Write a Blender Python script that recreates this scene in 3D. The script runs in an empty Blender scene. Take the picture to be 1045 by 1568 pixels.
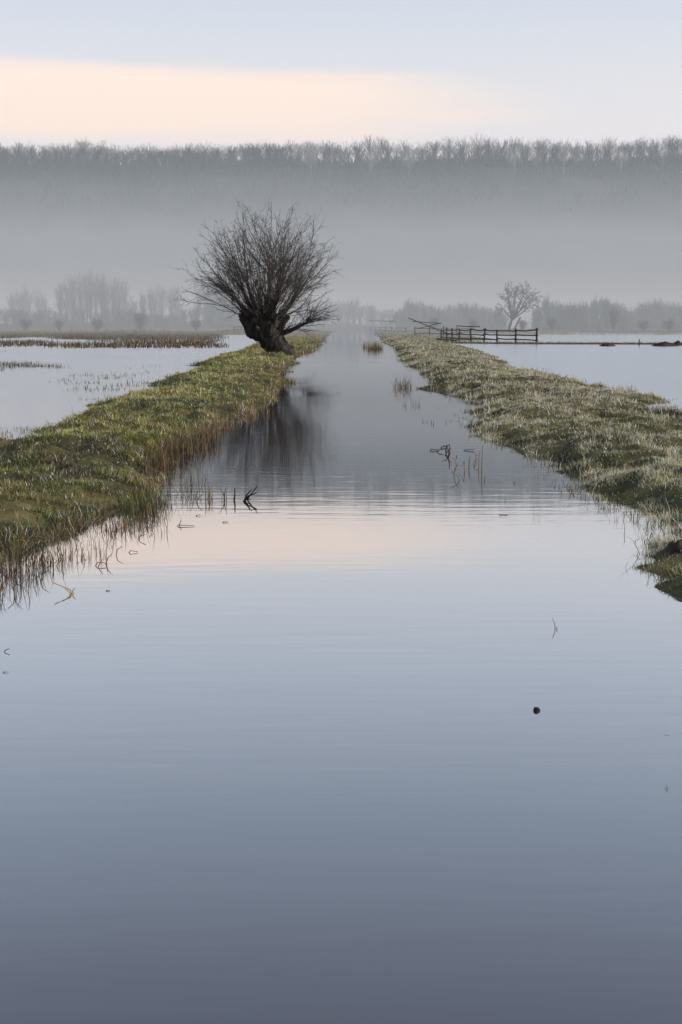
import bpy, math, numpy as np
from mathutils import Vector
rng = np.random.default_rng(7)
CAMH=1.6; F=2178.0; P=math.radians(7.5)
cp,sp=math.cos(P),math.sin(P)
# ---- survey helpers: turn bearings measured from the standing point into metres on the ground
def G(x,y,z=0.0):
    u=(x-522.5)/F; v=(y-784)/F
    t=(CAMH-z)/(sp+v*cp)
    return np.array([u*t, t*(cp-v*sp), z])
def XA(x,Y): return (x-522.5)/F*Y*cp
def ZA(y,Y): return CAMH+Y*math.tan(math.atan((784-y)/F)-P)

def h2(ix,iy,s):
    n=(ix*374761393+iy*668265263+s*1442695041)&0xffffffff
    n=((n^(n>>13))*1274126177)&0xffffffff
    return ((n^(n>>16))&0xffff)/65535.0
def vn(x,y,s=0):
    x=np.asarray(x,float); y=np.asarray(y,float)
    x,y=np.broadcast_arrays(x,y)
    ix=np.floor(x).astype(np.int64); iy=np.floor(y).astype(np.int64)
    fx=x-ix; fy=y-iy; fx=fx*fx*(3-2*fx); fy=fy*fy*(3-2*fy)
    a=h2(ix,iy,s);b=h2(ix+1,iy,s);c=h2(ix,iy+1,s);d=h2(ix+1,iy+1,s)
    return (a*(1-fx)+b*fx)*(1-fy)+(c*(1-fx)+d*fx)*fy
def fbm(x,y,s=0,o=3):
    r=0;a=.5;t=0
    for i in range(o):
        r=r+a*vn(np.asarray(x)*2**i,np.asarray(y)*2**i,s+i*17); t+=a; a*=.5
    return r/t
def sst(a,b,x):
    t=np.clip((x-a)/(b-a),0,1); return t*t*(3-2*t)

def link(ob):
    bpy.context.scene.collection.objects.link(ob); return ob
def mkmesh(name,V,faces,mat,col=None,smooth=False):
    V=np.asarray(V,np.float32)
    me=bpy.data.meshes.new(name)
    me.vertices.add(len(V)); me.vertices.foreach_set("co",V.ravel())
    idx=[];st=[];o=0
    for f in faces:
        f=np.asarray(f,np.int32)
        if len(f)==0: continue
        k=f.shape[1]; idx.append(f.ravel()); st.append(o+np.arange(len(f))*k); o+=f.size
    idx=np.concatenate(idx); st=np.concatenate(st)
    me.loops.add(len(idx)); me.loops.foreach_set("vertex_index",idx)
    me.polygons.add(len(st)); me.polygons.foreach_set("loop_start",st.astype(np.int32))
    me.update(calc_edges=True); me.validate()
    if smooth: me.polygons.foreach_set("use_smooth",np.ones(len(me.polygons),bool))
    if col is not None:
        a=me.color_attributes.new("col","FLOAT_COLOR","POINT")
        c=np.ones((len(V),4),np.float32); c[:,:3]=col; a.data.foreach_set("color",c.ravel())
    me.materials.append(mat)
    return link(bpy.data.objects.new(name,me))

# ---------------- materials
def newmat(n):
    m=bpy.data.materials.new(n); m.use_nodes=True
    nt=m.node_tree; nt.nodes.clear(); o=nt.nodes.new("ShaderNodeOutputMaterial")
    return m,nt,o
def veg_mat(name,trans=0.35,rough=.5,spec=.3):
    m,nt,o=newmat(name); N=nt.nodes; L=nt.links
    a=N.new("ShaderNodeAttribute"); a.attribute_name="col"
    b=N.new("ShaderNodeBsdfPrincipled"); b.inputs["Roughness"].default_value=rough
    b.inputs["Specular IOR Level"].default_value=spec
    L.new(a.outputs[0],b.inputs["Base Color"])
    if trans>0:
        t=N.new("ShaderNodeBsdfTranslucent"); mx=N.new("ShaderNodeMixShader"); mx.inputs[0].default_value=trans
        L.new(a.outputs[0],t.inputs[0])
        L.new(b.outputs[0],mx.inputs[1]); L.new(t.outputs[0],mx.inputs[2]); L.new(mx.outputs[0],o.inputs[0])
    else: L.new(b.outputs[0],o.inputs[0])
    return m
def noise_mat(name,c1,c2,scale=5,rough=.9,bump=0.0,sc=(1,1,1),c3=None):
    m,nt,o=newmat(name); N=nt.nodes; L=nt.links
    g=N.new("ShaderNodeNewGeometry"); mp=N.new("ShaderNodeMapping"); mp.inputs["Scale"].default_value=sc
    L.new(g.outputs["Position"],mp.inputs[0])
    n=N.new("ShaderNodeTexNoise"); n.inputs["Scale"].default_value=scale; n.inputs["Detail"].default_value=6
    L.new(mp.outputs[0],n.inputs["Vector"])
    r=N.new("ShaderNodeValToRGB"); r.color_ramp.elements[0].position=.35; r.color_ramp.elements[1].position=.65
    r.color_ramp.elements[0].color=(*c1,1); r.color_ramp.elements[1].color=(*c2,1)
    if c3: e=r.color_ramp.elements.new(.5); e.color=(*c3,1)
    L.new(n.outputs[0],r.inputs[0])
    b=N.new("ShaderNodeBsdfPrincipled"); b.inputs["Roughness"].default_value=rough; b.inputs["Specular IOR Level"].default_value=.2
    L.new(r.outputs[0],b.inputs["Base Color"])
    if bump:
        bp=N.new("ShaderNodeBump"); bp.inputs["Distance"].default_value=bump; L.new(n.outputs[0],bp.inputs["Height"]); L.new(bp.outputs[0],b.inputs["Normal"])
    L.new(b.outputs[0],o.inputs[0]); return m
def water_mat(name,rough,dist,scale,ramp):
    m,nt,o=newmat(name); N=nt.nodes; L=nt.links
    g=N.new("ShaderNodeNewGeometry"); mp=N.new("ShaderNodeMapping"); mp.inputs["Scale"].default_value=(.20,1,1)
    L.new(g.outputs["Position"],mp.inputs[0])
    n=N.new("ShaderNodeTexNoise"); n.inputs["Scale"].default_value=scale; n.inputs["Detail"].default_value=3
    L.new(mp.outputs[0],n.inputs["Vector"])
    n2=N.new("ShaderNodeTexNoise"); n2.inputs["Scale"].default_value=.25; n2.inputs["Detail"].default_value=2
    L.new(mp.outputs[0],n2.inputs["Vector"])
    mr=N.new("ShaderNodeMapRange"); mr.inputs[1].default_value=.35; mr.inputs[2].default_value=.65; mr.inputs[3].default_value=.35; mr.inputs[4].default_value=1.3
    L.new(n2.outputs[0],mr.inputs[0])
    mu=N.new("ShaderNodeMath"); mu.operation="MULTIPLY"; L.new(n.outputs[0],mu.inputs[0]); L.new(mr.outputs[0],mu.inputs[1])
    bp=N.new("ShaderNodeBump"); bp.inputs["Distance"].default_value=dist; L.new(mu.outputs[0],bp.inputs["Height"])
    lw=N.new("ShaderNodeLayerWeight"); lw.inputs[0].default_value=.5
    r=N.new("ShaderNodeValToRGB"); e=r.color_ramp.elements
    e[0].position=0; e[0].color=(.04,)*3+(1,); e[1].position=1; e[1].color=(1,1,1,1)
    for p,v in ramp:
        k=e.new(p); k.color=(v,v,v,1)
    L.new(lw.outputs["Facing"],r.inputs[0])
    d=N.new("ShaderNodeBsdfDiffuse"); d.inputs[0].default_value=(.026,.025,.028,1)
    gl=N.new("ShaderNodeBsdfGlossy"); gl.inputs["Roughness"].default_value=rough; gl.inputs[0].default_value=(.95,.97,.99,1)
    L.new(bp.outputs[0],gl.inputs["Normal"])
    mx=N.new("ShaderNodeMixShader"); L.new(r.outputs[0],mx.inputs[0]); L.new(d.outputs[0],mx.inputs[1]); L.new(gl.outputs[0],mx.inputs[2])
    L.new(mx.outputs[0],o.inputs[0]); return m

M_grass=veg_mat("grass_blades",.35,.45,.35)
M_sedge=veg_mat("sedge_blades",.2,.5,.3)
M_twig=veg_mat("twigs",.0,.8,.1)
M_turf=noise_mat("turf_soil",(.035,.032,.014),(.12,.10,.04),3,.95,.03,c3=(.06,.058,.022))
M_bark=noise_mat("bark",(.012,.011,.010),(.045,.038,.032),6,.9,.05,(1,1,.3))
M_wood=noise_mat("weathered_wood",(.025,.022,.02),(.08,.072,.062),4,.85,.01)
M_meadow=noise_mat("meadow",(.085,.055,.028),(.12,.11,.045),.05,.95,0,(1,2,1),c3=(.13,.095,.05))
M_hill=noise_mat("hill_slope",(.018,.02,.02),(.05,.052,.048),.035,.95,0,(1,1,2.0))
M_bed=noise_mat("mud",(.03,.027,.02),(.05,.045,.03),.5)
M_earth=noise_mat("earth",(.02,.017,.014),(.05,.04,.03),6,.95,.03)
M_wch=water_mat("channel_water",.03,.0016,6,((.3,.08),(.54,.235),(.665,.43),(.77,.65),(.85,.77),(.90,.70),(.95,.70),(.98,.86)))
M_wfl=water_mat("flood_water",.19,.007,5,((.3,.1),(.54,.27),(.665,.48),(.77,.70),(.9,.88)))

# ---------------- banks
Lin=[(0,872),(60,838),(110,812),(180,790),(228,770),(250,735),(262,700),(300,674),(335,650),(385,628),(405,605),(412,585),(432,560),(447,546),(478,536),(490,522),(500,512)]
Lout=[(0,684),(60,659),(130,638),(160,620),(215,605),(240,594),(275,580),(300,564),(340,547),(385,532),(400,522),(450,512)]
Rin=[(1045,905),(1010,868),(1003,850),(1008,830),(985,797),(960,783),(905,762),(880,744),(840,716),(810,701),(745,666),(722,646),(720,632),(690,610),(670,597),(655,575),(630,555),(618,540),(592,525),(580,512)]
Rout=[(1045,630),(990,613),(920,598),(860,581),(790,568),(760,552),(735,540),(700,531),(670,522)]
def edge(px,pre,post,z=0):
    a=[G(x,y,z)[:2] for x,y in px]
    a=[np.array(p,float) for p in pre]+a+[np.array(p,float) for p in post]
    a=np.array(a); a=a[np.argsort(a[:,1])]
    return a[:,1],a[:,0]
eLi=edge(Lin,[(-4.2,-8),(-3.4,0),(-3.0,4),(-2.6,7.5)],[(-1.6,330),(-0.8,900)])
eLo=edge(Lout,[(-6,-8),(-5.3,4),(-4.8,12)],[(-9,250),(-13,900)])
eRi=edge(Rin,[(4.2,-8),(3.2,0),(2.7,4),(2.3,7.2)],[(7.8,330),(11,900)])
eRo=edge(Rout,[(8,-8),(7.2,4),(6.9,18)],[(16,150),(20,250),(28,900)])
def bank_pts(side,Y,u):
    if side=='L': ei,eo,s=eLi,eLo,-1
    else: ei,eo,s=eRi,eRo,1
    k=.22+.9*sst(10,40,Y)
    sd=3 if s<0 else 9
    xi=np.interp(Y,*ei)+((fbm(Y*1.7,0*Y,sd)-.5)*.9+(fbm(Y*.45,0*Y,sd+1,2)-.5)*1.0)*k+(vn(Y*4.5,0*Y,sd+5)-.5)*.22
    xo=np.interp(Y,*eo)+(fbm(Y*.8,0*Y+5,sd+2)-.5)*1.9
    X=xi+(xo-xi)*u
    w=np.abs(xo-xi)
    H=.15
    di=u*w; do=(1-u)*w
    z=-.08+ (H+.08)*sst(-.32,.75 if s<0 else .9,di)*sst(-.3,1.2,do)
    inn=sst(-.3,.5,di)*sst(-.2,.5,do)
    hum=np.abs(fbm(X*1.9,Y*1.7,31,2)-.5)*2
    z=z+inn*((fbm(X*.9,Y*.7,21)-.5)*.12+(.30-hum)*.17+(fbm(X*4.2,Y*4.2,41,2)-.5)*.08)
    return X,z
ys=[-8.0]
while ys[-1]<905: ys.append(ys[-1]+ (0.08 if 5<ys[-1]<25 else 0.1*max(1,abs(ys[-1])/25)))
ys=np.array(ys); us=np.linspace(-.12,1.12,84)
for side,nm in (('L','grassy_bank'),('R','grassy_bank')):
    YY,UU=np.meshgrid(ys,us,indexing='ij')
    X,Z=bank_pts(side,YY,UU)
    V=np.stack([X,YY,Z],-1).reshape(-1,3); nu=len(us)
    i=(np.arange(len(ys)-1)[:,None]*nu+np.arange(nu-1)[None]).ravel()
    q=np.stack([i,i+1,i+nu+1,i+nu],-1)
    mkmesh(nm,V,[q],M_turf,smooth=True)

# ---------------- water sheets (meet underneath the banks) and bed
yw=np.concatenate([np.linspace(-60,-8,6),np.linspace(0,120,60),np.linspace(130,1000,60)])
cl=(np.interp(yw,*eLi)+np.interp(yw,*eLo))/2; cr=(np.interp(yw,*eRi)+np.interp(yw,*eRo))/2
def sheet(name,xa,xb,mat):
    V=np.concatenate([np.stack([xa,yw,0*yw],-1),np.stack([xb,yw,0*yw],-1)]); n=len(yw)
    i=np.arange(n-1); mkmesh(name,V,[np.stack([i,i+n,i+n+1,i+1],-1)],mat)
sheet("channel_water",cl,cr,M_wch)
sheet("flood_water",0*yw-1500,cl,M_wfl); sheet("flood_water",cr,0*yw+1500,M_wfl)
mkmesh("ground",[[-6000,-3000,-.5],[6000,-3000,-.5],[6000,9000,-.5],[-6000,9000,-.5]],[[[0,1,2,3]]],M_bed)

# ---------------- far meadow either side
def meadow(xa,xb,y0,seed):
    xs=np.linspace(xa,xb,160); t=np.linspace(0,1,50)**2
    XX,TT=np.meshgrid(xs,t,indexing='ij')
    ye=y0+(fbm(XX*.03,XX*0,seed)-.5)*50
    YY=ye+(930-ye)*TT
    Z=np.where(TT<=0,-.1,.15+.35*fbm(XX*.05,YY*.02,seed+3))
    V=np.stack([XX,YY,Z],-1).reshape(-1,3); nu=len(t)
    i=(np.arange(len(xs)-1)[:,None]*nu+np.arange(nu-1)[None]).ravel()
    mkmesh("far_meadow",V,[np.stack([i,i+nu,i+nu+1,i+1],-1)],M_meadow,smooth=True)
meadow(-1200,-8,235,40); meadow(16,1200,290,50)

# ---------------- blade builder
def blades(name,Pt,h,w,lean,col,mat,bend=.5,az=None,root=.5):
    n=len(Pt); a=rng.uniform(0,2*np.pi,n) if az is None else az
    f=rng.uniform(0,2*np.pi,n)
    wd=np.stack([np.cos(f),np.sin(f),0*f],-1)*(w*.5)[:,None]
    ld=np.stack([np.cos(a),np.sin(a),0*a],-1)
    up=np.array([0,0,1.])
    th=lean; 
    m=Pt+ld*(h*.5*np.sin(th*(1-bend*.5)))[:,None]+up*(h*.5*np.cos(th*(1-bend*.5)))[:,None]
    th2=np.minimum(th*(1+bend),2.6)
    t=m+ld*(h*.5*np.sin(th2))[:,None]+up*(h*.5*np.cos(th2))[:,None]
    V=np.stack([Pt-wd,Pt+wd,m+wd*.75,m-wd*.75,t],1).reshape(-1,3)
    b=np.arange(n)*5
    q=np.stack([b,b+1,b+2,b+3],-1); tr=np.stack([b+3,b+2,b+4],-1)
    c=np.repeat(col,5,axis=0).reshape(n,5,3).copy()
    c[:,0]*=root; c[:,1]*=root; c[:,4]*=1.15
    return mkmesh(name,V,[q,tr],mat,c.reshape(-1,3))
def pick(pal,t):
    pal=np.array(pal); t=np.clip(t,0,.9999)*(len(pal)-1); i=t.astype(int); f=(t-i)[:,None]
    return pal[i]*(1-f)+pal[i+1]*f
def turf(side,N):
    y0,y1=6.5,260.; e=.55
    r=rng.uniform(0,1,N); Y=(y0**-e+(y1**-e-y0**-e)*r)**(-1/e)
    u=rng.uniform(-.05,1.05,N)
    X,Z=bank_pts(side,Y,u)
    k=np.clip((Y/10)**.75,.8,9)
    cl=fbm(X*3.0,Y*2.6,77,2); big=fbm(X*.55,Y*.30,88,3); md=fbm(X*1.5,Y*.9,99,2)
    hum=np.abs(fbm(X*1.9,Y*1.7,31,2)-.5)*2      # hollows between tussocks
    w=np.abs(np.interp(Y,*(eLo if side=='L' else eRo))-np.interp(Y,*(eLi if side=='L' else eRi)))
    di=u*w; do=(1-u)*w
    h=(.016+.13*cl**2.2)*k**.40*rng.uniform(.6,1.35,N)
    tall=(rng.uniform(0,1,N)<.02)*(fbm(X*.8,Y*.8,55)>.5); h=np.where(tall,h*2.6,h)
    h*=1+.4*(1-sst(0,.4,di))
    keep=(Z>-.03)&(rng.uniform(0,1,N)<.25+1.25*cl)
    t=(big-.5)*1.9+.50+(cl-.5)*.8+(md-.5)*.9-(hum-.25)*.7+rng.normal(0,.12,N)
    if side=='L':
        c=pick([(.12,.095,.045),(.075,.085,.025),(.16,.175,.035),(.27,.28,.055),(.44,.41,.14)],sst(.0,1.,t))
        br=pick([(.26,.17,.07),(.13,.09,.04),(.38,.29,.15)],rng.uniform(0,1,N))
        edgew=(1-sst(.0,1.1,di+rng.normal(0,.25,N)))*sst(8,40,Y)*.55+.25*(1-sst(0,.5,di))+.55*sst(.5,.7,md)
    else:
        c=pick([(.085,.065,.04),(.09,.09,.035),(.20,.19,.075),(.32,.295,.13),(.50,.455,.28)],sst(.0,1.,t))
        br=pick([(.15,.11,.065),(.34,.27,.17),(.44,.38,.26)],rng.uniform(0,1,N))
        edgew=.65*sst(.35,.7,fbm(X*.9,Y*.6,66))
        edgew=np.maximum(edgew,.5*(1-sst(.2,1.5,do)))
    mk=(rng.uniform(0,1,N)<edgew)[:,None]
    c=np.where(mk,br*(.6+.8*cl[:,None]),c)*rng.uniform(.5,1.35,N)[:,None]
    fr=(rng.uniform(0,1,N)<(.05 if side=='L' else .15)*(.1+1.9*cl)*(1.3-hum))[:,None]  # pale blades: frost, plus sunlit highlights put into the blade colour
    c=np.where(fr,np.array([.66,.65,.57]),c)
    Pt=np.stack([X,Y,Z-.01],-1)[keep]
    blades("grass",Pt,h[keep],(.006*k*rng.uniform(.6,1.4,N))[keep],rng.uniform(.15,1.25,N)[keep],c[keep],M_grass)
turf('L',350000); turf('R',400000)

# sedge tufts
SB=dict(P=[],h=[],w=[],l=[],c=[])
def tuft(p,n,h,rad,lean,w,pal):
    a=rng.uniform(0,2*np.pi,n); r=rad*np.sqrt(rng.uniform(0,1,n))
    P0=np.stack([p[0]+r*np.cos(a),p[1]+r*np.sin(a),p[2]+0*a],-1)
    SB['P'].append(P0);SB['h'].append(h*rng.uniform(.35,1.1,n));SB['w'].append(w*rng.uniform(.6,1.2,n))
    SB['l'].append(np.abs(rng.normal(0,lean,n))); SB['c'].append(pick(pal,rng.uniform(0,1,n))*rng.uniform(.7,1.3,n)[:,None])
def flush(name):
    c=[np.concatenate(SB[k]) for k in ('P','h','w','l','c')]
    for k in SB: SB[k]=[]
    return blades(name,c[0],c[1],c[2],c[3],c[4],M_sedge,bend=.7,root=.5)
BRN=[(.05,.032,.016),(.13,.07,.03),(.21,.12,.05),(.08,.075,.025)]
RED=[(.12,.035,.022),(.2,.08,.04),(.26,.16,.07),(.07,.07,.02)]
DRK=[(.02,.018,.012),(.06,.05,.025),(.10,.08,.04)]
GRN=[(.07,.10,.02),(.13,.16,.04),(.19,.17,.06)]
STR=[(.20,.15,.07),(.34,.27,.16),(.15,.11,.06)]
def line_tufts(px,cnt,j,**k):
    px=np.array(px,float); s_=rng.uniform(0,len(px)-1.0001,cnt); i=s_.astype(int); f=(s_-i)[:,None]
    q=px[i]*(1-f)+px[i+1]*f+rng.normal(0,1,(cnt,2))*np.array(j)
    for x,y in q: tuft(G(x,y)-np.array([0,0,.03]),**k)
line_tufts([(238,724),(262,700),(300,684),(335,668)],34,(10,7),n=42,h=.36,rad=.14,lean=.34,w=.007,pal=DRK+BRN)
line_tufts([(290,735),(262,760),(210,798),(180,812)],44,(16,10),n=9,h=.19,rad=.12,lean=.4,w=.006,pal=RED+DRK)
line_tufts([(205,784),(235,776)],9,(9,6),n=60,h=.25,rad=.10,lean=.38,w=.006,pal=DRK+GRN)
line_tufts([(150,770),(60,800),(190,740)],10,(16,10),n=26,h=.20,rad=.12,lean=.45,w=.007,pal=DRK+BRN+GRN)
line_tufts([(180,800),(120,838),(60,858),(0,885)],64,(20,14),n=7,h=.16,rad=.12,lean=.5,w=.0055,pal=RED+DRK)
line_tufts([(70,850),(30,875),(0,890),(-40,900)],30,(14,11),n=8,h=.24,rad=.08,lean=.3,w=.005,pal=DRK)
line_tufts([(335,655),(385,632),(410,605),(415,585),(432,562)],34,(7,3),n=12,h=.22,rad=.2,lean=.6,w=.012,pal=[(.24,.12,.045),(.28,.18,.08),(.13,.11,.045)])
line_tufts([(450,545),(480,536),(492,522),(500,512)],30,(2,1),n=16,h=.3,rad=.35,lean=.4,w=.03,pal=BRN+STR)
line_tufts([(300,600),(330,602)],5,(5,2),n=24,h=.16,rad=.2,lean=.5,w=.012,pal=BRN)
flush("sedge")
line_tufts([(1045,895),(1030,880),(1008,855)],30,(9,6),n=22,h=.12,rad=.08,lean=.5,w=.005,pal=BRN+GRN+DRK)
line_tufts([(1000,850),(985,806),(905,772),(850,735)],34,(10,6),n=4,h=.12,rad=.05,lean=.25,w=.004,pal=STR+GRN+BRN)
line_tufts([(1005,830),(985,797),(905,762),(840,717),(745,668),(690,612)],80,(9,6),n=12,h=.09,rad=.10,lean=.7,w=.008,pal=BRN+GRN+DRK)
line_tufts([(1030,760),(960,720),(880,690),(1000,680),(930,640),(820,640)],16,(30,18),n=30,h=.12,rad=.16,lean=.6,w=.008,pal=BRN+STR+DRK)
line_tufts([(670,597),(655,575),(630,555),(618,540),(592,525)],34,(5,2),n=12,h=.15,rad=.2,lean=.6,w=.015,pal=STR+BRN)
line_tufts([(1045,632),(990,612),(930,598),(860,580),(800,566)],50,(9,3),n=14,h=.15,rad=.2,lean=.45,w=.012,pal=BRN+STR)
line_tufts([(930,603),(965,605)],5,(6,2),n=30,h=.30,rad=.2,lean=.3,w=.012,pal=STR)
flush("sedge")
def field(x0,x1,y0,y1,n,h,w,pal,rad,nb,th=.42,fs=.09):
    for _ in range(n):
        x=rng.uniform(x0,x1); y=rng.uniform(y0,y1); p=G(x,y)
        if fbm(np.array([p[0]*fs]),np.array([p[1]*fs*.35]),90)[0]<th: continue
        tuft(p-np.array([0,0,.03]),nb,h,rad,.4,w,pal)
field(-60,335,511,520,900,.50,.08,BRN+DRK,1.5,16,.35)
field(-60,335,520,533,560,.44,.06,BRN+DRK,1.0,12,.38)
field(-60,90,556,571,170,.22,.018,DRK,.5,12,.38,.3)
field(-20,135,612,634,220,.13,.013,DRK+GRN,.25,9,.42,.5)
field(0,250,535,600,200,.16,.018,DRK+GRN,.4,8,.52,.2)
field(-20,60,655,672,60,.10,.008,BRN+GRN,.15,7,.3,.5)
field(700,1045,509,513,260,.4,.06,STR+BRN,1.4,12,.3)
field(800,1045,590,628,30,.10,.012,DRK,.25,6,.5,.3)
flush("marsh_sedge")
Pn=12000
X=np.concatenate([rng.uniform(-130,-9,Pn),rng.uniform(14,140,Pn)])
Y=np.concatenate([228+rng.exponential(60,Pn),282+rng.exponential(60,Pn)])
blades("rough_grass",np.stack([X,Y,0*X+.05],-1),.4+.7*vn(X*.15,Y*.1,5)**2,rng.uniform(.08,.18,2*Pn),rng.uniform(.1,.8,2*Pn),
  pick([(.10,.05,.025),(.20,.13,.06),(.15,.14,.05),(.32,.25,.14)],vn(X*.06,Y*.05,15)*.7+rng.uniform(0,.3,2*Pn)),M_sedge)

def plant(name,x,y,groups):
    p=G(x,y)
    for dx,dy,k in groups: tuft(p+np.array([dx,dy,-.02]),**k)
    return flush(name)
plant("sedge_clump",572,534,[(rng.normal(0,.32),rng.normal(0,2.5),dict(n=22,h=.62,rad=.28,lean=.5,w=.022,pal=[(.14,.08,.035),(.22,.14,.06),(.08,.07,.03)])) for _ in range(14)])
plant("sedge_clump",622,594,[(rng.normal(0,.10),rng.normal(0,.15),dict(n=16,h=.42,rad=.09,lean=.5,w=.010,pal=BRN)) for _ in range(5)])
plant("sedge_clump",637,621,[(rng.normal(0,.10),rng.normal(0,.15),dict(n=8,h=.2,rad=.06,lean=.25,w=.007,pal=STR+BRN)) for _ in range(4)])
plant("sedge_clump",655,647,[(rng.normal(0,.16),rng.normal(0,.1),dict(n=3,h=.10,rad=.06,lean=.3,w=.007,pal=BRN)) for _ in range(4)])
plant("reed_sprout",320,764,[(0,0,dict(n=12,h=.20,rad=.04,lean=.25,w=.012,pal=GRN+RED)) ])
plant("reed_sprout",344,766,[(0,0,dict(n=8,h=.20,rad=.035,lean=.22,w=.012,pal=GRN+BRN)) ])
plant("reed_sprout",822,790,[(0,0,dict(n=4,h=.14,rad=.03,lean=.1,w=.003,pal=GRN)) ])
plant("reed_sprout",770,768,[(0,0,dict(n=3,h=.06,rad=.03,lean=.2,w=.004,pal=BRN)) ])

# ---------------- tubes
class Tubes:
    def __init__(s): s.V=[];s.Q=[];s.C=[];s.n=0
    def add(s,pts,rad,sides=5,col=(.02,.018,.016)):
        pts=np.asarray(pts,float); k=len(pts); rad=np.asarray(rad,float)*np.ones(k)
        T=np.empty_like(pts); T[1:-1]=pts[2:]-pts[:-2]; T[0]=pts[1]-pts[0]; T[-1]=pts[-1]-pts[-2]
        T/=np.sqrt((T*T).sum(1))[:,None]+1e-9
        ref=np.array([0,0,1.]) if abs(T[0,2])<.9 else np.array([1.,0,0])
        A=np.cross(T,ref); A/=np.sqrt((A*A).sum(1))[:,None]+1e-9; B=np.cross(T,A)
        th=np.arange(sides)/sides*2*np.pi
        R=pts[:,None]+rad[:,None,None]*(np.cos(th)[None,:,None]*A[:,None]+np.sin(th)[None,:,None]*B[:,None])
        s.V.append(R.reshape(-1,3)); s.C.append(np.tile(np.array(col),(k*sides,1)))
        i=(np.arange(k-1)[:,None]*sides); j=np.arange(sides)[None]; j2=(j+1)%sides
        s.Q.append(np.stack([i+j,i+j2,i+sides+j2,i+sides+j],-1).reshape(-1,4)+s.n)
        s.n+=k*sides
    def make(s,name,mat,smooth=True):
        return mkmesh(name,np.concatenate(s.V),[np.concatenate(s.Q)],mat,np.concatenate(s.C),smooth)
def unit(v): return v/(math.sqrt(float(v@v))+1e-9)
def shoot(T,p,d,L,r,lvl,trop,wig,kids,sides=4,col=(.03,.026,.022),r1=.35,drop=.45,ang=.45,rmin=.007):
    n=max(4,int(L/.4)) if lvl<1 else 4
    pts=[p.copy()]; d=unit(d); ds=[d]
    for i in range(n):
        d=unit(d+rng.normal(0,wig,3)+np.array([0,0,trop])); pts.append(pts[-1]+d*L/n); ds.append(d)
    t=np.linspace(0,1,n+1); T.add(pts,r*(1-(1-r1)*t),sides if lvl<1 else 3,col)
    if lvl<len(kids):
        for _ in range(rng.poisson(kids[lvl]*L)):
            f=rng.uniform(.15,.97); k=f*n; i=int(k); q=pts[i]+(pts[min(i+1,n)]-pts[i])*(k-i)
            s=unit(rng.normal(0,1,3)); dd=unit(ds[i]+s*ang*rng.uniform(.5,1.5))
            shoot(T,q,dd,L*(1-f*.55)*drop*rng.uniform(.6,1.2),max(r*(1-(1-r1)*f)*.55,rmin),lvl+1,trop,wig*1.3,kids,3,np.array(col)*1.25,r1,drop,ang,rmin)

# pollard willow
T=Tubes(); B=G(428,546)
def W(x,y,dy=0): return B+np.array([(x-428)*.0335,dy,(546-y)*.0335+.1])
tp=[W(436,554),W(430,543),W(423,533),W(415,523),W(409,511),W(406,499),W(405,490),W(405,484)]
tr=[.66,.54,.48,.54,.72,.82,.70,.3]
TT=Tubes()
P0=np.array(tp); tt=np.linspace(0,7,44); pts=np.stack([np.interp(tt,range(8),P0[:,i]) for i in range(3)],-1); rr=np.interp(tt,range(8),tr)
TT.add(pts,rr,28)
V=TT.V[0].reshape(44,28,3); ang=np.arange(28)/28*6.283
for k in range(44):
    V[k]=pts[k]+(V[k]-pts[k])*(1+.55*(fbm(np.cos(ang)*2.5+5,np.sin(ang)*2.5+tt[k]*1.6+5,3)-.5)*1.6)[:,None]
TT.V[0]=V.reshape(-1,3)
trunk=TT.make("trunk",M_bark)
K=Tubes(); starts=[]
def limb(pp,rad):
    K.add(pp,rad,8); starts.append((np.array(pp[-1]),unit(np.array(pp[-1])-np.array(pp[-2]))))
for _ in range(34):
    a=rng.uniform(0,6.28); q=W(406,498)+np.array([.78*math.cos(a),.7*math.sin(a),rng.uniform(-.55,.45)])
    d=unit(np.array([math.cos(a),math.sin(a)*.8,rng.uniform(.5,1.4)])); K.add([q-d*.35,q-d*.1,q+d*.18,q+d*rng.uniform(.35,.75)],[.16,.25,.16,.05],8)
limb([W(418,522),W(428,515),W(442,511),W(456,505),W(470,498)],[.24,.17,.12,.09,.05])
limb([W(409,510),W(395,499),W(378,482),W(364,464)],[.34,.24,.12,.07])
limb([W(408,505),W(422,494),W(438,480),W(450,462,.4)],[.34,.24,.12,.07])
limb([W(406,500),W(399,484,-.3),W(388,462,-.5),W(382,440,-.7)],[.28,.18,.11,.06])
limb([W(406,500),W(409,480,.3),W(412,456,.6),W(414,432,.7)],[.28,.18,.11,.06])
limb([W(406,500),W(415,482,-.4),W(426,460,-.8),W(434,440,-1.0)],[.26,.17,.10,.06])
limb([W(406,500),W(395,486,.6),W(380,468,1.2),W(368,446,1.6)],[.26,.17,.10,.06])
limb([W(406,500),W(412,488,-.8),W(422,478,-1.5),W(430,462,-2.1)],[.26,.17,.10,.06])
knk=K.make("limbs",M_bark)
hd=W(406,494); CW=(.055,.046,.040)
KD=(2.9,3.3)
def fan(p,cnt,dbase,spread,Lr,r=.023):
    for _ in range(cnt):
        d=unit(dbase+rng.normal(0,spread,3)); d[2]=abs(d[2])*.9+.05
        shoot(T,p+rng.normal(0,.08,3),d,rng.uniform(*Lr),r*rng.uniform(.6,1.1),0,.0,.13,KD,4,CW,.3,.40,.75,.007)
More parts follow.
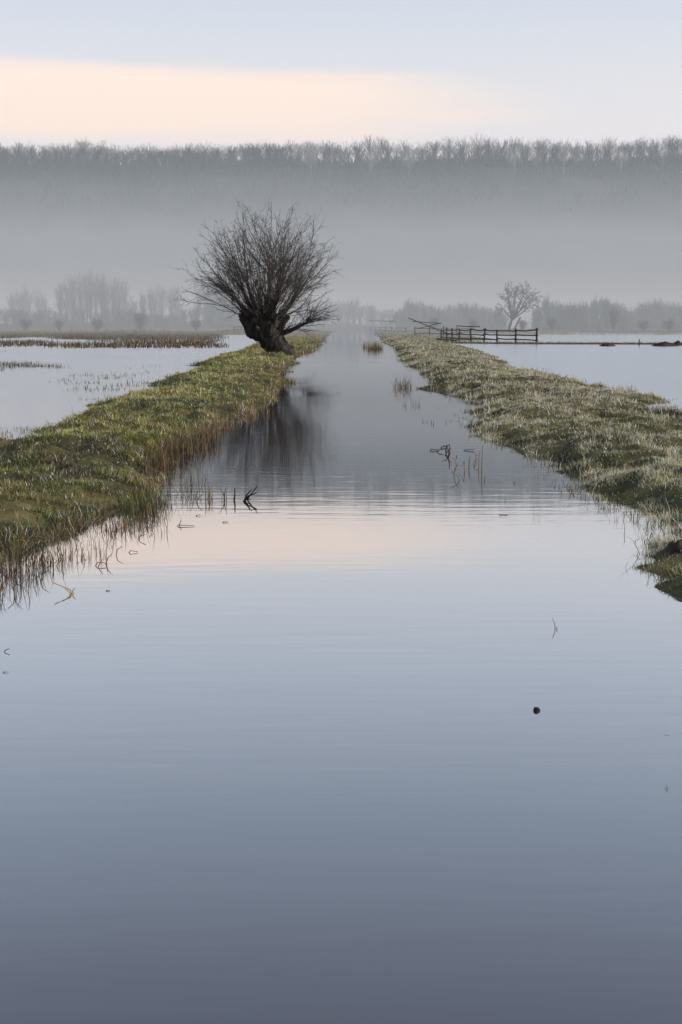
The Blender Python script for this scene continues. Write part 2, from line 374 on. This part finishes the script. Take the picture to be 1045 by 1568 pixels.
for i in range(105):
    a=rng.uniform(0,2*math.pi); ct=rng.uniform(0,1); right=math.cos(a)>0
    mx=math.radians(62 if right else 57); th=mx*ct**.5
    d=np.array([math.sin(th)*math.cos(a),math.sin(th)*math.sin(a),math.cos(th)])
    p=hd+np.array([.75*math.cos(a)*ct**.5,.65*math.sin(a)*ct**.5,rng.uniform(-.25,.2)])
    L=(6.4-2.3*(th/mx)**2)*rng.uniform(.45,1.0)
    shoot(T,p,d,L,rng.uniform(.014,.030),0,.004,.12,KD,4,CW,.3,.38,.75,.007)
spec=[(22,(.6,0,.55),.45,(.9,2.0)),(22,(-.62,0,.9),.30,(1.6,3.5)),(22,(.42,.1,.9),.40,(1.4,3.7)),(16,(-.3,-.1,1),.40,(1.6,4.0)),(18,(.05,.1,1),.40,(2.2,4.3)),(18,(.28,-.2,1),.40,(1.6,4.1)),(14,(-.45,.5,.9),.38,(1.6,3.6)),(12,(.3,-.6,.8),.4,(1.6,3.6))]
for (p,d0),(c_,db,sprd,Lr) in zip(starts,spec): fan(p,c_,np.array(db),sprd,Lr)
for i in range(26):
    f=rng.uniform(0,1); p=W(426+44*f,514-15*f)
    a=rng.normal(0,.9); th=rng.uniform(.5,1.5)
    d=np.array([math.sin(th)*math.cos(a),math.sin(th)*math.sin(a),math.cos(th)])
    shoot(T,p,d,rng.uniform(.9,2.0),.018,0,-.01,.16,KD,4,CW,.3,.45,.75,.007)
br=T.make("branches",M_twig)
e=link(bpy.data.objects.new("willow_tree",None)); e.location=Vector(B)
for o in (trunk,knk,br): o.parent=e; o.location=-Vector(B)

# round field tree, right
T=Tubes(); Yt=285.; b=np.array([XA(783,Yt),Yt,0.1]); sc=Yt/F; CF=(.03,.028,.024)
def W2(x,y,dy=0): return b+np.array([(x-783)*sc,dy,(497-y)*sc])
T.add([W2(778,502),W2(781,488),W2(784,478)],[.36,.28,.24],8,CF)
T.add([W2(784,502),W2(790,488),W2(797,474)],[.3,.22,.16],8,CF)
for (x,y,dy) in ((772,462,1),(776,450,-1),(788,446,0),(799,452,1.5),(811,457,-.5),(797,462,-1.5),(806,446,0),(782,458,2),(790,438,1),(778,440,0),(800,440,-1),(815,446,1)):
    T.add([W2(785,478),(W2(785,478)+W2(x,y,dy))/2+rng.normal(0,.2,3),W2(x,y,dy)],[.2,.14,.09],6,CF)
    for i in range(9):
        d=unit(unit(W2(x,y,dy)-W2(786,470))*.7+rng.normal(0,.65,3))
        shoot(T,W2(x,y,dy)+rng.normal(0,.25,3),d,rng.uniform(1.3,2.6),.055,0,.0,.12,(3,2.6),4,CF,.45,.5,.8,.035)
T.make("field_tree",M_twig)

# ---------------- sliver trees for distant masses
class Sl:
    def __init__(s): s.a=[];s.b=[];s.w=[];s.c=[]
    def add(s,A,Bp,w,c):
        A=np.atleast_2d(A);Bp=np.atleast_2d(Bp);n=len(A); s.a.append(A);s.b.append(Bp);s.w.append(np.ones(n)*w);s.c.append(np.ones((n,3))*c)
    def make(s,name):
        A=np.concatenate(s.a);Bq=np.concatenate(s.b);w=np.concatenate(s.w);c=np.concatenate(s.c);n=len(A)
        d=Bq-A; f=rng.uniform(0,2*np.pi,n); r=np.stack([np.cos(f),np.sin(f)*.6,0*f],-1)
        sd=r-d*(np.sum(r*d,1)/(np.sum(d*d,1)+1e-9))[:,None]; sd/=np.linalg.norm(sd,axis=1)[:,None]+1e-9; sd*=w[:,None]*.5
        V=np.stack([A-sd,A+sd,Bq+sd*.3,Bq-sd*.3],1).reshape(-1,3); i=np.arange(n)*4
        return mkmesh(name,V,[np.stack([i,i+1,i+2,i+3],-1)],M_twig,np.repeat(c,4,axis=0))
def crown(S,p,H,R,nb,col,w0=.45,z0=.3,tw=.12,top=1.0,ntw=3):
    p=np.asarray(p,float)
    topp=p+np.array([rng.normal(0,.04)*H,rng.normal(0,.03)*H,H*.8])
    S.add(p,topp,w0,col)
    f=rng.uniform(z0,.7,nb); st=p+(topp-p)*f[:,None]
    a=rng.uniform(0,2*np.pi,nb); rr=R*np.sqrt(rng.uniform(.02,1,nb))
    zc=H*(f+ (1-f)*rng.uniform(.35,1,nb)*np.sqrt(np.clip(1-(rr/R*.9)**2,.08,1)))
    en=np.stack([p[0]+rr*np.cos(a),p[1]+rr*np.sin(a),p[2]+zc*top],-1)
    S.add(st,en,w0*.25,col)
    for k in range(ntw):
        g=rng.uniform(.4,1,nb)[:,None]; q=st+(en-st)*g; d=(en-st); d/=np.linalg.norm(d,axis=1)[:,None]+1e-9
        d=d*.7+rng.normal(0,.5,(nb,3))+np.array([0,0,.4])
        S.add(q,q+d*(H*.10)*rng.uniform(.5,1.2,nb)[:,None],tw,col)
def ridge_z(X):
    px=X/1100*F/cp+522.5
    y=np.interp(px,[-400,0,250,450,700,1045,1500],[260,256,255,252,249,249,252])
    return CAMH+1100*np.tan(np.arctan((784-y)/F)-P)+(fbm(X*.02,X*0,61)-.5)*5
xs=np.linspace(-1500,1500,260); t=np.linspace(0,1,60)
XX,TT_=np.meshgrid(xs,t,indexing='ij')
prof=sst(0,.6,TT_)*.35+.65*np.clip(TT_/.6,0,1); prof=np.where(TT_>.6,1-.1*(TT_-.6)/.4,prof)
YY=840+TT_/.6*260
ZZ=ridge_z(XX)*prof+(fbm(XX*.012,YY*.012,71)-.5)*9*np.sin(np.clip(TT_/.6,0,1)*3.14)-.3
nu=len(t); i=(np.arange(len(xs)-1)[:,None]*nu+np.arange(nu-1)[None]).ravel()
mkmesh("hill",np.stack([XX,YY,ZZ],-1).reshape(-1,3),[np.stack([i,i+nu,i+nu+1,i+1],-1)],M_hill,smooth=True)
S=Sl()
for row,(yy,dz,lo,hi) in enumerate(((1070,-10,6,11),(1084,-5,6,12),(1098,0,7,13),(1110,0,8,16))):
    x=-470.
    while x<470:
        x+=rng.uniform(lo,hi)
        px=x/1100*F/cp+522.5
        Hh=20+ (vn(np.array([x*.035]),np.array([row*3.]),8)[0]-.5)*6+rng.normal(0,1.3)
        if px<440: Hh*=.84
        c=np.array([.036,.034,.032])*rng.uniform(.6,1.3)
        if px>430 and rng.uniform()<.30: c=np.array([.28,.265,.23])*rng.uniform(.6,1.2)  # sunlit paleness of right-hand ridge trees painted into some of them
        crown(S,(x,yy+rng.normal(0,3),ridge_z(np.array([x]))[0]+dz-1),Hh,rng.uniform(5.5,9.5),70 if px>430 else 110,c,.7,.22,.18)
n=30000
x=rng.uniform(-480,480,n); tq=np.clip(rng.uniform(.30,.6,n)**.8,.2,.6)
tq[:9000]=rng.uniform(.57,.6,9000)
yq=840+tq/.6*260; pq=sst(0,.6,tq)*.35+.65*tq/.6
zq=ridge_z(x)*pq+(fbm(x*.012,yq*.012,71)-.5)*9*np.sin(tq/.6*3.14)
k=(fbm(x*.05,yq*.05,44)>.42)|(np.arange(n)<9000); A=np.stack([x,yq,zq-1],-1)[k]
S.add(A,A+np.stack([rng.normal(0,1.2,k.sum()),rng.normal(0,1,k.sum()),rng.uniform(3,8,k.sum())],-1),.7,pick([(.02,.02,.018),(.04,.038,.032),(.055,.053,.045)],rng.uniform(0,1,k.sum())))
S.make("ridge_woodland")

# rows of trees and bushes in the mist
def far_tree(S,px,ytop,Y,wpx,nb,col,z0=.2,w0=.35,tw=.11):
    X=XA(px,Y); H=ZA(ytop,Y)-.2; crown(S,(X,Y,.2),H,wpx*.5*Y/F,nb,np.array(col),w0,z0,tw)
def skyline(xa,xb,tops,Y,step,w,nb,z0=.12,sig=2.5,low=False):
    x=xa
    while x<xb:
        yt=np.interp(x,[a for a,_ in tops],[b for _,b in tops])+rng.normal(0,sig)
        far_tree(S,x,yt,Y+rng.normal(0,12),w*rng.uniform(.7,1.3),nb,(.04,.038,.032),z0); x+=step*rng.uniform(.5,1.5)
    if low:
        m=int((xb-xa)*14); xx=rng.uniform(xa,xb,m); X=(xx-522.5)/F*Y*cp; Yr=Y+rng.normal(0,8,m)
        A=np.stack([X,Yr,0*X],-1); S.add(A,A+np.stack([rng.normal(0,.8,m),rng.normal(0,.5,m),rng.uniform(.8,3.4,m)*(.5+vn(X*.1,0*X,7))],-1),.22,pick([(.04,.038,.03),(.09,.08,.05)],rng.uniform(0,1,m)))
S=Sl()
skyline(94,196,[(92,428),(110,414),(150,416),(190,424),(196,440)],430,9,19,80,.1,4)
skyline(205,275,[(205,448),(225,434),(260,430),(275,438)],440,10,18,70,.1,4)
skyline(20,75,[(15,445),(40,432),(60,434),(78,455)],470,11,18,70,.1,4)
skyline(305,362,[(300,440),(315,418),(335,418),(362,430)],430,11,22,75,.1,4)
S.make("poplar_trees")
S=Sl()
skyline(-60,400,[(-60,468),(0,470),(60,476),(120,472),(200,472),(260,478),(330,464),(400,468)],400,9,20,90,.02,4,True)
skyline(455,600,[(455,462),(500,462),(535,452),(560,462),(600,476)],470,8,22,90,.02,3,True)
skyline(608,770,[(608,475),(625,458),(650,462),(680,468),(720,464),(770,474)],400,7,20,110,.02,3,True)
skyline(820,955,[(820,472),(840,458),(870,463),(900,460),(925,454),(940,462),(955,476)],370,7,18,110,.02,3,True)
skyline(945,1110,[(945,484),(975,468),(1000,458),(1030,460),(1060,452),(1110,465)],400,7,22,110,.02,3,True)
skyline(-400,-60,[(-400,460),(-60,465)],420,11,22,70,.02,3,True); skyline(1110,1500,[(1110,460),(1500,455)],420,10,22,70,.02,3,True)
S.make("hedgerow")
S=Sl()
for (px,yt,w) in ((845,484,20),(800,489,18),(725,487,16),(940,470,20),(985,489,24),(1025,488,26),(150,487,24),(215,478,26),(40,487,24),(665,485,20),(300,488,20),(90,489,16)):
    far_tree(S,px,yt,310,w,130,(.07,.06,.04),.02)
S.make("bush_row")

# ---------------- fences
def fence(name,pts,hgt,posts,rails,rad=.06,extra=()):
    T=Tubes(); pts=np.array(pts,float)
    seg=np.linalg.norm(np.diff(pts,axis=0),axis=1); cum=np.r_[0,np.cumsum(seg)]
    def at(s): return np.array([np.interp(s,cum,pts[:,i]) for i in range(3)])
    S_=np.linspace(0,cum[-1],posts)
    tops=[]
    for q in S_:
        p=at(q); ln=rng.normal(0,.06,2); h=hgt*rng.uniform(.9,1.15)
        T.add([p-[0,0,.3],p+[ln[0]*.5,ln[1]*.5,h*.5],p+[ln[0],ln[1],h]],[rad*1.5,rad*1.35,rad*1.2],6); tops.append(p)
    for r in rails:
        for a,b in zip(tops[:-1],tops[1:]):
            off=np.array([0,-.09,0]); d=(b-a)*.04
            T.add([a+off-d+[0,0,hgt*r+rng.normal(0,.05)],(a+b)/2+off+[0,0,hgt*r-.03],b+off+d+[0,0,hgt*r+rng.normal(0,.05)]],[rad,rad*.9,rad*.95],6)
    for (a,b,r) in extra: T.add([a,(np.array(a)+b)/2+[0,0,-.03],b],r,6)
    return T.make(name,M_wood,False)
def Q(x,y,Y): return np.array([XA(x,Y),Y,ZA(y,Y)])
fence("wooden_fence",[G(676,521.5),G(700,523),G(768,525),G(822,526)],1.22,9,(.28,.58,.9),.065,
   extra=[(Q(668,519,128),Q(700,523,124)+[0,0,.1],.06),(Q(700,499,122),Q(735,500,124),.05)])
fence("wooden_fence",[G(636,517),G(664,518),G(690,517),G(720,516)],1.3,5,(.45,.88),.055,
   extra=[(Q(626,487,150),Q(690,512,140),.05),(Q(632,492,155),Q(676,495,150),.045),(Q(640,503,150),Q(672,495,150),.045)])
fence("wooden_fence",[G(560,506.5),G(580,508),G(600,510),G(622,511)],1.2,7,(.4,.85),.08,
   extra=[(Q(597,497,260),Q(606,483,260),.07),(Q(566,491,260),Q(606,492,250),.07)])
fence("field_gate",[G(358,511),G(382,511)],1.3,3,(.3,.6,.95),.08)
fence("field_gate",[G(484,507),G(512,505)],1.6,4,(.3,.6,.95),.10)

# causeway on the right with earth mounds
cx=np.linspace(8,120,120); tv=np.linspace(0,1,9)
XX,TV=np.meshgrid(cx,tv,indexing='ij')
yc=np.interp(XX,[8,13,18,40,120],[126,122,119,114,112])+ (fbm(XX*.2,0*XX,4)-.5)*3
wd=np.interp(XX,[8,16,24,120],[9,5,1.6,1.4])
Zc=-.12+.24*np.sin(TV*3.14)+(fbm(XX*.8,TV*3,6)-.5)*.1
nu=len(tv); i=(np.arange(len(cx)-1)[:,None]*nu+np.arange(nu-1)[None]).ravel()
mkmesh("causeway",np.stack([XX,yc+(TV-.5)*wd,Zc],-1).reshape(-1,3),[np.stack([i,i+nu,i+nu+1,i+1],-1)],M_turf,smooth=True)
n=7000; x=8+112*rng.uniform(0,1,n)**1.5; f=rng.uniform(-.42,.42,n)
y=np.interp(x,[8,13,18,40,120],[126,122,119,114,112])+(fbm(x*.2,0*x,4)-.5)*3+f*np.interp(x,[8,16,24,120],[9,5,1.6,1.4])
blades("grass",np.stack([x,y,0*x+.03],-1),rng.uniform(.08,.28,n),rng.uniform(.03,.07,n),rng.uniform(.1,.9,n),pick(GRN+STR+BRN,rng.uniform(0,1,n)),M_grass)
def mound(x,y,w,h,seed):
    p=G(x,y); a=np.linspace(0,2*np.pi,28,endpoint=False); r=np.linspace(0,1,10)
    A,R=np.meshgrid(a,r,indexing='ij'); w2=w*(1+.3*(vn(A*2,A*0,seed)-.5))
    V=np.stack([p[0]+w2*R*np.cos(A),p[1]+w2*.7*R*np.sin(A),-.05+h*np.cos(R*1.57)*(.7+.6*fbm(A*2+3,R*4,seed))],-1).reshape(-1,3)
    nu=10; i=np.arange(28)[:,None]; j=np.arange(9)[None]; i2=(i+1)%28
    mkmesh("earth_mound",V,[np.stack([i*nu+j,i*nu+j+1,i2*nu+j+1,i2*nu+j],-1).reshape(-1,4)],M_earth)
mound(930,530,.75,.28,1); mound(1018,530,1.0,.36,2); mound(1038,529,.5,.4,3)
T=Tubes(); p=G(979,529); T.add([p-[0,0,.2],p+[0,0,.25],p+[.02,0,.5]],[.05,.05,.04],6); T.make("fence_post",M_wood,False)
p=G(1044,856); a=np.linspace(0,2*np.pi,30,endpoint=False); r=np.linspace(0,1,12)
A,R=np.meshgrid(a,r,indexing='ij')
V=np.stack([p[0]+.17*R*np.cos(A)*(1+.4*(vn(A*1.6,A*0,4)-.5)),p[1]+.25*R*np.sin(A),-.03+.15*np.cos(R*1.5)*(.7+.6*fbm(A*2,R*4,6))],-1).reshape(-1,3)
nu=12; i=np.arange(30)[:,None]; j=np.arange(11)[None]; i2=(i+1)%30
mkmesh("peat_lump",V,[np.stack([i*nu+j,i*nu+j+1,i2*nu+j+1,i2*nu+j],-1).reshape(-1,4)],M_earth)

# ---------------- broken reeds standing in the water: each stem has its own foot (x, y) and then points above it
def reed(name,stems,col,r=.004):
    T=Tubes()
    for (x,y,offs) in stems:
        p=G(x,y); px=p[1]/F*1.01
        pts=[p-[0,0,.05]]+[p+np.array([a*px,0,b*px]) for a,b in offs]
        T.add(pts,np.linspace(r,r*.45,len(pts)),5,np.array(col)*rng.uniform(.7,1.4))
    return T.make(name,M_twig)
reed("broken_reed",[(656,690,[(4,2),(16,1)]),(664,692,[(8,3),(22,6)]),(682,690,[(2,8),(6,10),(8,3)]),(690,694,[(-5,10),(-12,12)]),(680,697,[(5,5),(11,11)]),(704,690,[(8,1),(22,2)]),(697,700,[(3,3)]),(670,686,[(6,1),(18,4)]),(686,702,[(3,10),(2,17)])],(.05,.028,.018),.008)
reed("broken_reed",[(694,728,[(3,10),(8,18)]),(712,722,[(-1,16),(-6,6)]),(718,716,[(1,14),(3,18)]),(733,716,[(1,20),(3,27)]),(738,722,[(0,16),(1,40)]),(700,712,[(-2,8),(-9,12)]),(724,712,[(3,6),(9,9)]),(706,735,[(-4,6),(-14,12)]),(728,704,[(2,8),(-3,12)])],(.14,.10,.06),.006)
reed("broken_reed",[(784,740,[(4,2),(7,1)]),(742,735,[(1,7)]),(806,752,[(3,2)]),(760,789,[(6,1),(18,.6)])],(.03,.02,.015),.005)
reed("broken_reed",[(710,652,[(8,1),(18,1)]),(714,660,[(6,1),(14,.5)]),(660,648,[(1,5)]),(665,650,[(-1,5)]),(700,640,[(4,1)])],(.03,.02,.015),.007)
reed("broken_reed",[(372,766,[(6,8),(14,17)]),(370,767,[(10,7),(24,13)]),(374,765,[(8,5),(20,20)]),(368,768,[(8,4),(16,3)]),(358,766,[(2,8),(2,19)])],(.018,.014,.010),.010)
reed("broken_reed",[(262,806,[(12,2),(36,1)]),(272,804,[(4,3),(6,8)]),(296,790,[(5,1),(12,2)]),(300,770,[(4,8),(10,12)]),(336,800,[(6,1),(14,1)])],(.06,.02,.015),.0045)
reed("broken_reed",[(190,846,[(10,3),(22,1)]),(140,866,[(10,5),(24,4)]),(146,868,[(6,3),(12,12)]),(158,864,[(8,10),(14,16)]),(152,905,[(12,1),(17,1)]),(176,850,[(4,8),(12,14)]),(210,826,[(5,5),(14,8)]),(232,812,[(3,6),(-4,10)])],(.16,.035,.025),.0042)
reed("yellow_reed_leaf",[(114,909,[(-6,6),(-32,17)]),(113,909,[(-1,5),(3,9)]),(112,910,[(-5,3),(-12,9)])],(.30,.19,.02),.005)
reed("broken_reed",[(851,963,[(-1,6),(-5,16)]),(851,964,[(2,2),(3,4)])],(.04,.022,.014),.0026)
reed("broken_reed",[(1016,1208,[(3,2),(13,2)]),(1020,1208,[(2,3),(1,6)]),(1014,1126,[(5,.6),(11,.2)])],(.18,.10,.04),.0016)
reed("broken_reed",[(975,856,[(4,1),(14,1)]),(990,862,[(4,2),(-2,8)]),(955,820,[(2,8),(1,14)]),(1000,890,[(6,2),(14,1)]),(970,832,[(4,5),(9,7)])],(.12,.09,.05),.003)
reed("reed_stems",[(-10,903,[(4,20),(18,34)]),(6,900,[(-3,24),(-9,44)]),(20,900,[(4,24),(15,34)]),(32,892,[(0,22),(-6,38)]),(50,880,[(2,18),(6,34)]),(66,872,[(-2,16),(4,28)]),(18,880,[(8,14),(20,22)]),(3,998,[(5,2),(12,5)]),(0,1030,[(6,1),(16,1)]),(42,905,[(3,14),(2,30)]),(26,912,[(-6,14),(-18,22)]),(60,890,[(6,12),(16,18)])],(.035,.025,.016),.0034)
p=G(822,1088); U,Vv=np.meshgrid(np.linspace(0,2*np.pi,24,endpoint=False),np.linspace(.02,3.12,16),indexing='ij')
rr=.0125*(1+.30*np.sin(U*6+np.round(Vv*4)*.9)*np.sin(Vv)+.35*(rng.uniform(0,1,U.shape)-.5))
V=np.stack([p[0]+rr*np.sin(Vv)*np.cos(U),p[1]+rr*np.sin(Vv)*np.sin(U),.002+rr*.95*np.cos(Vv)],-1).reshape(-1,3)
i=np.arange(24)[:,None]; j=np.arange(15)[None]; i2=(i+1)%24
mkmesh("alder_cone",V,[np.stack([i*16+j,i*16+j+1,i2*16+j+1,i2*16+j],-1).reshape(-1,4)],M_earth)

# ---------------- mist: nested bodies of thin homogeneous fog
def fog(name,x,y0,y1,top,dens,col,aniso=.0):
    V=[[sx*x,yy,zz] for zz in (-1.0-top*.01,top) for sx,yy in ((-1,y0),(1,y0),(1,y1),(-1,y1))]
    m,nt,o=newmat(name+"_mat"); v=nt.nodes.new("ShaderNodeVolumeScatter"); v.inputs["Color"].default_value=(*col,1)
    v.inputs["Density"].default_value=dens; v.inputs["Anisotropy"].default_value=aniso; nt.links.new(v.outputs[0],o.inputs["Volume"])
    mkmesh(name,V,[[[0,3,2,1],[4,5,6,7],[0,1,5,4],[1,2,6,5],[2,3,7,6],[3,0,4,7]]],m)
fog("mist",1450,120,1290,16,.0020,(.90,.96,1))
fog("mist",1460,123,1300,62,.0012,(.82,.92,1))

# ---------------- sky
SUN_AZ=math.radians(96); SUN_EL=math.radians(25)
w=bpy.data.worlds.new("World"); bpy.context.scene.world=w; w.use_nodes=True; nt=w.node_tree; N=nt.nodes; L=nt.links
bg=N["Background"]; bg.inputs[1].default_value=.12
sky=N.new("ShaderNodeTexSky"); sky.sky_type='NISHITA'; sky.sun_disc=False; sky.sun_elevation=SUN_EL; sky.sun_rotation=SUN_AZ
tc=N.new("ShaderNodeTexCoord"); sx=N.new("ShaderNodeSeparateXYZ"); L.new(tc.outputs["Generated"],sx.inputs[0])
r=N.new("ShaderNodeValToRGB"); e=r.color_ramp.elements
e[0].position=0; e[0].color=(.93,.88,.90,1); e[1].position=1; e[1].color=(.28,.38,.58,1)
for p_,c in ((.12,(.96,.90,.92)),(.16,(.87,.86,.90)),(.215,(.71,.76,.87)),(.33,(.51,.60,.74)),(.46,(.39,.44,.58))):
    k=e.new(p_); k.color=(*c,1)
L.new(sx.outputs[2],r.inputs[0])
sc10=N.new("ShaderNodeVectorMath"); sc10.operation="SCALE"; sc10.inputs["Scale"].default_value=9; L.new(r.outputs[0],sc10.inputs[0])
mix=N.new("ShaderNodeMix"); mix.data_type='RGBA'; mix.inputs[0].default_value=.8
L.new(sky.outputs[0],mix.inputs[6]); L.new(sc10.outputs[0],mix.inputs[7])
def M(op,a,b=None,c=None):
    n=N.new("ShaderNodeMath"); n.operation=op
    for i_,q in enumerate((a,b,c)):
        if q is None: continue
        if isinstance(q,(int,float)): n.inputs[i_].default_value=q
        else: L.new(q,n.inputs[i_])
    return n.outputs[0]
ns=N.new("ShaderNodeTexNoise"); ns.inputs["Scale"].default_value=5; ns.inputs["Detail"].default_value=5
mp=N.new("ShaderNodeMapping"); mp.inputs["Scale"].default_value=(1,1,9); L.new(tc.outputs["Generated"],mp.inputs[0]); L.new(mp.outputs[0],ns.inputs[0])
az=M('ARCTAN2',sx.outputs[0],sx.outputs[1])
nx=M('DIVIDE',M('ADD',az,.16),.32)
nz0=M('SUBTRACT',sx.outputs[2],.148)
nz=M('DIVIDE',nz0,.028)
rr_=M('ADD',M('MULTIPLY',nx,nx),M('MULTIPLY',nz,nz))
rr_=M('ADD',rr_,M('MULTIPLY',M('SUBTRACT',ns.outputs[0],.5),1.2))
ms=N.new("ShaderNodeMapRange"); ms.interpolation_type='SMOOTHSTEP'; ms.inputs[1].default_value=.25; ms.inputs[2].default_value=1.2; ms.inputs[3].default_value=.95; ms.inputs[4].default_value=0
L.new(rr_,ms.inputs[0])
mc=N.new("ShaderNodeMix"); mc.data_type='RGBA'; L.new(ms.outputs[0],mc.inputs[0]); L.new(mix.outputs[2],mc.inputs[6]); mc.inputs[7].default_value=(9.5,7.8,6.7,1)
L.new(mc.outputs[2],bg.inputs[0])
sd=bpy.data.lights.new("sun","SUN"); sd.energy=4.8; sd.angle=math.radians(.5); sd.color=(1,.93,.82)
so=link(bpy.data.objects.new("sun",sd))
dv=Vector((math.sin(SUN_AZ)*math.cos(SUN_EL),math.cos(SUN_AZ)*math.cos(SUN_EL),math.sin(SUN_EL)))
so.rotation_euler=dv.to_track_quat('Z','Y').to_euler()
# ---------------- camera
cd=bpy.data.cameras.new("camera"); cam=link(bpy.data.objects.new("camera",cd))
cd.sensor_fit='VERTICAL'; cd.sensor_height=36; cd.lens=36*F/1568; cd.clip_end=12000
cam.location=(0,0,CAMH); cam.rotation_euler=(math.pi/2-P,0,0)
sc_=bpy.context.scene; sc_.camera=cam
sc_.view_settings.view_transform='Standard'; sc_.view_settings.look='None'; sc_.view_settings.exposure=0
